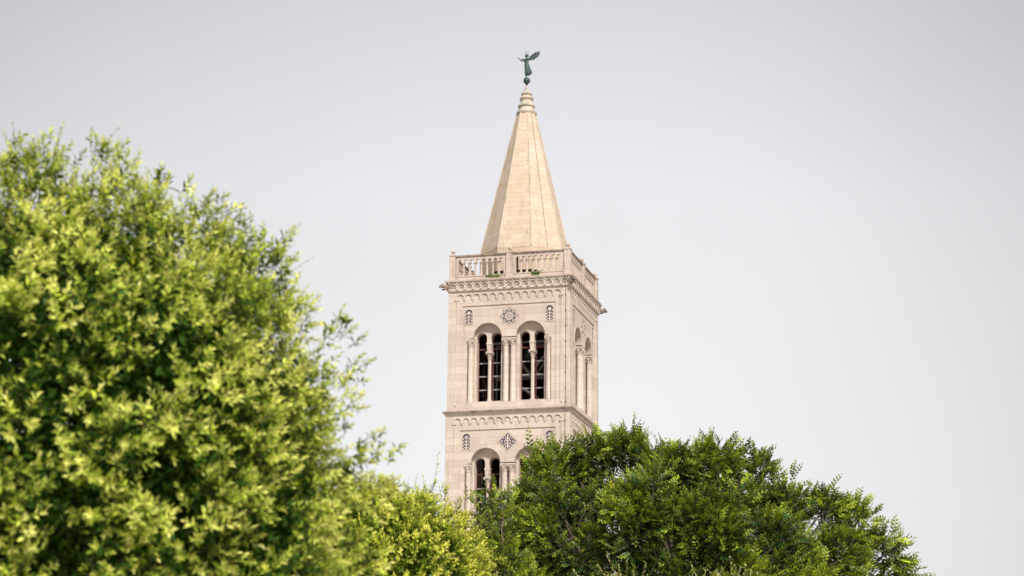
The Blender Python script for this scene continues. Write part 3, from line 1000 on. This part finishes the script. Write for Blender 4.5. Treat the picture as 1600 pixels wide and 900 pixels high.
class Foliage:
    def __init__(s, seed, young, old, wood=(.13, .10, .07), mid=None):  # old also colours inner leaves, where it paints shade
        s.mid = np.array(mid) if mid is not None else (np.array(young) + np.array(old)) / 2
        s.rg = np.random.default_rng(seed); s.young, s.old, s.wood = np.array(young), np.array(old), np.array(wood)
        s.L = []; s.C = []; s.S = []
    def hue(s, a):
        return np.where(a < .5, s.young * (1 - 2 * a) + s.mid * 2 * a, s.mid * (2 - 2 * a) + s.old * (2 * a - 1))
    def place(s, temps, pos, d, scale=1.0, rollamp=PI, agebias=0.0, jitter=.22):
        n = len(pos); pick = s.rg.integers(0, len(temps), n)
        scale = np.broadcast_to(scale, (n,)) * s.rg.uniform(.8, 1.2, n)
        Fm = frames(d, s.rg, s.rg.uniform(-rollamp, rollamp, n)) * scale[:, None, None]
        bias = np.broadcast_to(agebias, (n,))
        for k, T in enumerate(temps):
            idx = np.where(pick == k)[0]
            if not len(idx): continue
            lv = np.einsum('mij,nkj->mnki', Fm[idx], T.lv) + pos[idx][:, None, None, :]
            s.L.append(lv.reshape(-1, 6, 3))
            age = np.clip(T.age[None, :] + bias[idx][:, None] + s.rg.normal(0, .12, (len(idx), len(T.age))), 0, 1)
            br = np.exp(s.rg.normal(0, jitter, (len(idx), 1, 1))) * np.exp(s.rg.normal(0, .12, (*age.shape, 1)))
            col = s.hue(age[..., None]) * br
            s.C.append(col.reshape(-1, 3))
            if len(T.st):
                st = np.einsum('mij,nkj->mnki', Fm[idx], T.st) + pos[idx][:, None, None, :]
                s.S.append(st.reshape(-1, 6, 3))
    def loose(s, pos, L, W, age=1.0, up=.5):
        n = len(pos); d = norm(s.rg.normal(0, 1, (n, 3))); nn = norm(s.rg.normal(0, 1, (n, 3)) + UP * up)
        nn = norm(nn - d * (nn * d).sum(1, keepdims=True)); sd = np.cross(nn, d)
        P = np.array([(0, 0, 0), (.33, .46, .1), (.7, .36, .06), (1, 0, -.12), (.7, -.36, .06), (.33, -.46, .1)])
        l = L * s.rg.uniform(.7, 1.3, (n, 1, 1))
        v = pos[:, None, :] + d[:, None, :] * P[None, :, 0:1] * l + sd[:, None, :] * P[None, :, 1:2] * l * W + nn[:, None, :] * P[None, :, 2:3] * l * W
        s.L.append(v)
        a = np.clip(age + s.rg.normal(0, .15, (n, 1)), 0, 1)
        s.C.append(s.hue(a) * np.exp(s.rg.normal(0, .2, (n, 1))))
    def build(s, name, mat, parent):
        L = np.concatenate(s.L); C = np.concatenate(s.C); S = np.concatenate(s.S) if s.S else np.zeros((0, 6, 3))
        nl, ns = len(L), len(S)
        V = np.concatenate([L.reshape(-1, 3), S.reshape(-1, 3)])
        # leaf = two quads along the midrib, stem = three quads
        li = np.arange(nl)[:, None] * 6
        q1 = li + np.array([0, 1, 2, 3]); q2 = li + np.array([0, 3, 4, 5])
        si = nl * 6 + np.arange(ns)[:, None] * 6
        Q = [q1, q2] + [si + np.array([a, (a + 1) % 3, (a + 1) % 3 + 3, a + 3]) for a in range(3)]
        Q = np.concatenate(Q).astype(np.int32)
        me = bpy.data.meshes.new(name)
        me.vertices.add(len(V)); me.vertices.foreach_set('co', V.astype(np.float32).ravel())
        me.loops.add(Q.size); me.loops.foreach_set('vertex_index', Q.ravel())
        me.polygons.add(len(Q))
        me.polygons.foreach_set('loop_start', np.arange(0, Q.size, 4, dtype=np.int32))
        me.polygons.foreach_set('loop_total', np.full(len(Q), 4, dtype=np.int32))
        me.update(calc_edges=True)
        at_ = me.attributes.new('leafcol', 'FLOAT_COLOR', 'POINT')
        cc = np.ones((len(V), 4), np.float32)
        cc[:nl * 6, :3] = np.clip(np.repeat(C, 6, axis=0), 0.003, .9)
        cc[nl * 6:, :3] = s.wood
        at_.data.foreach_set('color', cc.ravel())
        me.materials.append(mat)
        o = bpy.data.objects.new(name, me); COL.objects.link(o)
        if parent: o.parent = parent
        return o

def limb(mb, p0, p1, r0, r1, rg, wob=.08, n=6, seg=6):
    p0, p1 = np.array(p0, float), np.array(p1, float)
    L = np.linalg.norm(p1 - p0)
    off = rg.normal(0, wob * L, 3); off2 = rg.normal(0, wob * L * .5, 3)
    pts = []
    for i in range(seg + 1):
        t = i / seg
        pts.append(p0 + (p1 - p0) * t + off * math.sin(PI * t) + off2 * math.sin(2 * PI * t))
    mb.tube(pts, [r0 + (r1 - r0) * i / seg for i in range(seg + 1)], n)
    return pts

def local(parent, p): return np.asarray(p) - np.array(parent.location)

rg = random.Random(11)
ROS = [rosette_sprig(rg, n=rg.randint(9, 13), L=rg.uniform(.08, .14), leaf=.052, wid=.38) for _ in range(12)]
LONG = [long_sprig(rg, L=rg.uniform(.26, .42), n=rg.randint(14, 20)) for _ in range(8)]

def round_tree(name, label, cat, center, R, seed, young, old, clump=.30, shoots=20, group='round clipped trees', lower=-.55, n_long=70, inner=26000, spots=(), sq=1.0, leafscale=1.0, trunk_r=.11, mod=.05, drop=.0, mid=None):
    """clipped round tree: trunk, limbs and a ball of clumped leafy shoots"""
    c = np.array(center)
    root = empty(name, (c[0], c[1], 0)); tag(root, label, cat, group)
    F = Foliage(seed, young, old, mid=mid)
    g_ = F.rg
    n = int(4 * PI * R * R / (clump * clump))
    i = np.arange(n) + .5
    zz = 1 - 2 * i / n; ph = i * 2.399963
    dirs = np.stack([np.sqrt(1 - zz * zz) * np.cos(ph), np.sqrt(1 - zz * zz) * np.sin(ph), zz], 1)
    dirs = norm(dirs + g_.normal(0, .35 * clump / R, dirs.shape))
    dirs = dirs[dirs[:, 2] > lower]
    dirs = dirs[g_.uniform(0, 1, len(dirs)) > drop]       # hollows between the bunches of shoots
    n = len(dirs)
    rad = R * (1 - .10 + g_.normal(0, mod, n))
    low = np.sin(dirs @ g_.normal(0, 4, 3)) * .03 + np.sin(dirs @ g_.normal(0, 7, 3)) * .025
    rad = rad * (1 + low)
    cl_c = c + dirs * rad[:, None] * np.array([1, 1, sq])
    m = np.maximum(4, (shoots * np.exp(g_.normal(0, .35, n))).astype(int))
    idx = np.repeat(np.arange(n), m)
    off = g_.normal(0, clump * .27, (len(idx), 3))
    pos = cl_c[idx] + off
    out_ = dirs[idx]
    d = norm(out_ * .85 + norm(off) * .65 + UP * .18 + g_.normal(0, .3, pos.shape))
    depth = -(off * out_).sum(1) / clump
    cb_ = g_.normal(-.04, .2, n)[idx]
    F.place(ROS, pos, d, leafscale, agebias=np.clip(depth * .45, -.3, .6) + cb_)  # leaves deeper in a clump are coloured darker, painting its shade
    # shoots below the outer clumps, coloured dark to paint the inner shade
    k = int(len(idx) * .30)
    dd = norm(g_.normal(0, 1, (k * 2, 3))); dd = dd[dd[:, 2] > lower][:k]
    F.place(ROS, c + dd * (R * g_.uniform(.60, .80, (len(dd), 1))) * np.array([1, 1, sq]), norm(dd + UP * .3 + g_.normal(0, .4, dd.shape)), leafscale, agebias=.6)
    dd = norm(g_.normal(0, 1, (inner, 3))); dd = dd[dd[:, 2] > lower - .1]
    F.loose(c + dd * (R * g_.uniform(.60, .84, (len(dd), 1))) * np.array([1, 1, sq]), .062, .46, age=1.25)  # loose inner leaves in the darkest colour, shade painted into the gaps
    # long young shoots breaking the outline
    dd = norm(g_.normal(0, 1, (n_long * 4, 3)) + UP * .7); dd = dd[dd[:, 2] > 0.0][:n_long]
    F.place(LONG, c + dd * R * .86 * np.array([1, 1, sq]), norm(dd * .8 + UP * .5 + g_.normal(0, .25, dd.shape)), leafscale, agebias=-.1)
    for (px, py, tx, ty, Y, q) in spots:
        p0, p1 = at(px, py, Y), at(tx, ty, Y)
        p1 = p0 + (p1 - p0) * .85
        L = np.linalg.norm(p1 - p0)
        P = p0 + g_.normal(0, .035, (q, 3)); D = np.repeat((p1 - p0)[None], q, 0) / L + g_.normal(0, .16, (q, 3))
        F.place(LONG, P, norm(D), L / .34, agebias=.1)
        P = p0 + (p1 - p0) * g_.uniform(-.1, .3, (q * 3, 1)) + g_.normal(0, .06, (q * 3, 3))
        F.place(ROS, P, norm(np.repeat((p1 - p0)[None], q * 3, 0) / L + g_.normal(0, .5, (q * 3, 3))), leafscale, agebias=0.0)
    for a in range(len(F.L)): F.L[a] = F.L[a] - np.array(root.location)
    for a in range(len(F.S)): F.S[a] = F.S[a] - np.array(root.location)
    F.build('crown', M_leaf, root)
    tb = MB()
    fork = np.array([0, 0, c[2] - R * .75])
    limb(tb, (0, 0, 0), fork, trunk_r, trunk_r * .75, g_, .015, 10, 8)
    tb.build('trunk', M_bark, root)
    bb = MB()
    for k in range(26):
        d_ = norm(g_.normal(0, 1, 3) + UP * .5)
        e_ = np.array([0, 0, c[2]]) + d_ * R * .8
        pts = limb(bb, fork + g_.normal(0, .02, 3), e_, trunk_r * .38, .012, g_, .08, 6, 7)
        for _ in range(3):
            s0 = pts[g_.integers(3, 7)]
            limb(bb, s0, s0 + norm(d_ + g_.normal(0, .6, 3)) * R * .3, .012, .005, g_, .08, 4, 4)
    bb.build('limb', M_bark, root)
    return root

# left, near and out of focus
YL = 12.2
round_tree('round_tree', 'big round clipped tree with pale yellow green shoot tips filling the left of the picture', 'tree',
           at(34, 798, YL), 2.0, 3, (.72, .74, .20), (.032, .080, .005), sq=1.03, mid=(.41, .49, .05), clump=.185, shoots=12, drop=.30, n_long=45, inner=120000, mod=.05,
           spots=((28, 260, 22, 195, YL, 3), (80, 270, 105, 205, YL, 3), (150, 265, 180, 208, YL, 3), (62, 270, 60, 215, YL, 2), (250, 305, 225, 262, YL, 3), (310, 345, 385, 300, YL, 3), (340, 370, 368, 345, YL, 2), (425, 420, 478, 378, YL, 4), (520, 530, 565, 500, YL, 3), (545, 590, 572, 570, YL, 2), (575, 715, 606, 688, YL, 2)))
# the smaller one behind it
YM = 24.0
round_tree('round_tree', 'small round yellow green tree between the big left tree and the foot of the tower', 'tree',
           at(592, 935, YM), 1.32, 7, (.76, .74, .15), (.08, .13, .006), mid=(.42, .48, .04), clump=.165, shoots=11, drop=.25, n_long=24, inner=36000, mod=.05,
           spots=((640, 780, 638, 742, YM, 3), (668, 785, 690, 722, YM, 2), (690, 790, 702, 752, YM, 2), (725, 830, 748, 800, YM, 2), (615, 770, 610, 742, YM, 2)), trunk_r=.09)
# tips of two more showing at the lower edge
for px, py, R, lab in ((962, 968, .40, 'pale leafy tree top at the lower edge, nearer to the tower'),
                       (1138, 966, .38, 'pale leafy tree top at the lower edge, the right one of the two')):
    round_tree('young_tree', lab, 'tree', at(px, py, 25.5), R, px, (.62, .60, .26), (.22, .26, .07), clump=.22, shoots=9, n_long=26, inner=700, trunk_r=.04, lower=-.9)

# right tree: spreading crown of two-ranked leafy twigs
ELM = [elm_sprig(rg, L=rg.uniform(.17, .32), leaf=.060, n=rg.randint(10, 15)) for _ in range(12)]
YR = 33.0
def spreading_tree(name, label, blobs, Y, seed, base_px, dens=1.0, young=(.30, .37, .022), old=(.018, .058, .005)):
    b0 = at(base_px, 1300, Y)
    root = empty(name, (b0[0], Y, 0)); tag(root, label, 'tree')
    loc = np.array(root.location)
    F = Foliage(seed, young, old, wood=(.24, .20, .16)); g_ = F.rg
    wood = MB(); tw_ = MB()
    cs = np.array([at(px, py + 8, Y + dy) for px, py, r, dy in blobs]); rs = np.array([r * Y / F_PX for _, _, r, _ in blobs])
    C0 = np.average(cs, axis=0, weights=rs ** 2) - np.array([0, 0, .6])
    fork = np.array([loc[0], Y, max(1.8, C0[2] - 2.6)])
    limb(tw_, (0, 0, 0), fork - loc, .22, .16, g_, .02, 12, 8)
    for c, r in zip(cs, rs):
        ctr = norm(c - C0)
        n = int(520 * dens * (r / .6) ** 2)
        sub_n = max(5, int(15 * (r / .6) ** 2))
        sub = c + norm(g_.normal(0, 1, (sub_n, 3)) + ctr * .35) * r * g_.uniform(.35, .85, (sub_n, 1))
        pick = g_.integers(0, sub_n, n)
        off = g_.normal(0, .10, (n, 3))
        pos = sub[pick] + off
        o1 = norm(pos - c)
        d = norm(o1 * .55 + ctr * .25 + UP * .22 + norm(off) * .7 + g_.normal(0, .45, (n, 3)))
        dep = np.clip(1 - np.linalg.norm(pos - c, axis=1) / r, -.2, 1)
        F.place(ELM, pos, d, 1.0, rollamp=1.3, agebias=.06 + dep * .35 + g_.normal(0, .28, sub_n)[pick], jitter=.3)  # painted shade: twigs nearer a clump's centre take darker leaf colour
        # limb to this clump and its twigs
        pts = limb(wood, fork - loc + g_.normal(0, .05, 3), c - loc, .055 + .03 * r, .018, g_, .06, 6, 8)
        for k in range(sub_n):
            s0 = pts[g_.integers(5, 9)]
            p2 = limb(wood, s0, sub[k] - loc, .013, .005, g_, .10, 4, 5)
            for _ in range(2):
                s1 = p2[g_.integers(2, 6)]
                limb(wood, s1, s1 + norm(o1[g_.integers(0, n)] + g_.normal(0, .6, 3) + UP * .3) * g_.uniform(.2, .5), .006, .002, g_, .1, 4, 3)
    for a in range(len(F.L)): F.L[a] = F.L[a] - loc
    for a in range(len(F.S)): F.S[a] = F.S[a] - loc
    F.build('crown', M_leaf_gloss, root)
    tw_.build('trunk', M_bark, root)
    wood.build('limb', M_bark, root)
    return root

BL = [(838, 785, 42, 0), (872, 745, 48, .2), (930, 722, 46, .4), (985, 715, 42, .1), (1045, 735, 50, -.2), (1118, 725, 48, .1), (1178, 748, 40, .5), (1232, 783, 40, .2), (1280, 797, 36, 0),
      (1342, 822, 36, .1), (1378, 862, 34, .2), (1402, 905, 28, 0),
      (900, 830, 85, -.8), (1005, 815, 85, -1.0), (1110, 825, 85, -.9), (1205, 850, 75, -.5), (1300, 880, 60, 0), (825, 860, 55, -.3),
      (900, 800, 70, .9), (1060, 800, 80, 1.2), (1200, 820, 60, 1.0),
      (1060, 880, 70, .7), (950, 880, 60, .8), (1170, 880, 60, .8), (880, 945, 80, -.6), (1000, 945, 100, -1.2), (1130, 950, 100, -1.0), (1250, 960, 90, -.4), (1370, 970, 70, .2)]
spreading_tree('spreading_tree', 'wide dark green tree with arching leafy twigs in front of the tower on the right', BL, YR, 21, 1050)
BL2 = [(768, 776, 15, 0), (752, 800, 15, .1), (785, 800, 14, .1), (775, 835, 30, .1), (748, 860, 26, 0), (790, 880, 40, -.2), (740, 915, 40, .2), (800, 950, 60, 0)]
spreading_tree('slender_tree', 'small thin leafy tree rising in front of the lower left tower window', BL2, 31.0, 33, 775, dens=.8)

# ------------------------------------------------------------------ weeds on the ledge of the gallery
WEED = [elm_sprig(rg, L=.22, leaf=.06, n=9) for _ in range(4)]
def weed(x, z, w, n, lab, seed):
    p = in_tower(x, -4.13, z)
    root = empty('weed', p); tag(root, lab, 'plant', 'weeds on the gallery ledge')
    F = Foliage(seed, (.24, .34, .05), (.07, .14, .02)); g_ = F.rg
    pos = np.stack([g_.uniform(-w, w, n), g_.uniform(-.05, .05, n), g_.uniform(0, .04, n)], 1)
    F.place(WEED, pos, norm(np.stack([g_.normal(0, .7, n), g_.normal(-.3, .3, n), g_.uniform(.2, 1.0, n)], 1)), 1.0, rollamp=1.5)
    F.build('leaves', M_leaf, root)
    s_ = MB()
    for k in range(4):
        s_.tube([(g_.uniform(-w, w) * .6, 0, -.02), (g_.uniform(-w, w), -.04, .14)], [.008, .004], 4)
    s_.build('stem', M_bark, root)
weed(-1.25, 34.36, .22, 26, 'green weed tuft on the gallery ledge left of the middle balustrade post', 1)
weed(-.72, 34.34, .22, 14, 'thin trailing weed on the ledge close beside the middle balustrade post', 2)
weed(1.75, 34.36, .26, 34, 'bushy green weed on the gallery ledge right of the middle balustrade post', 3)
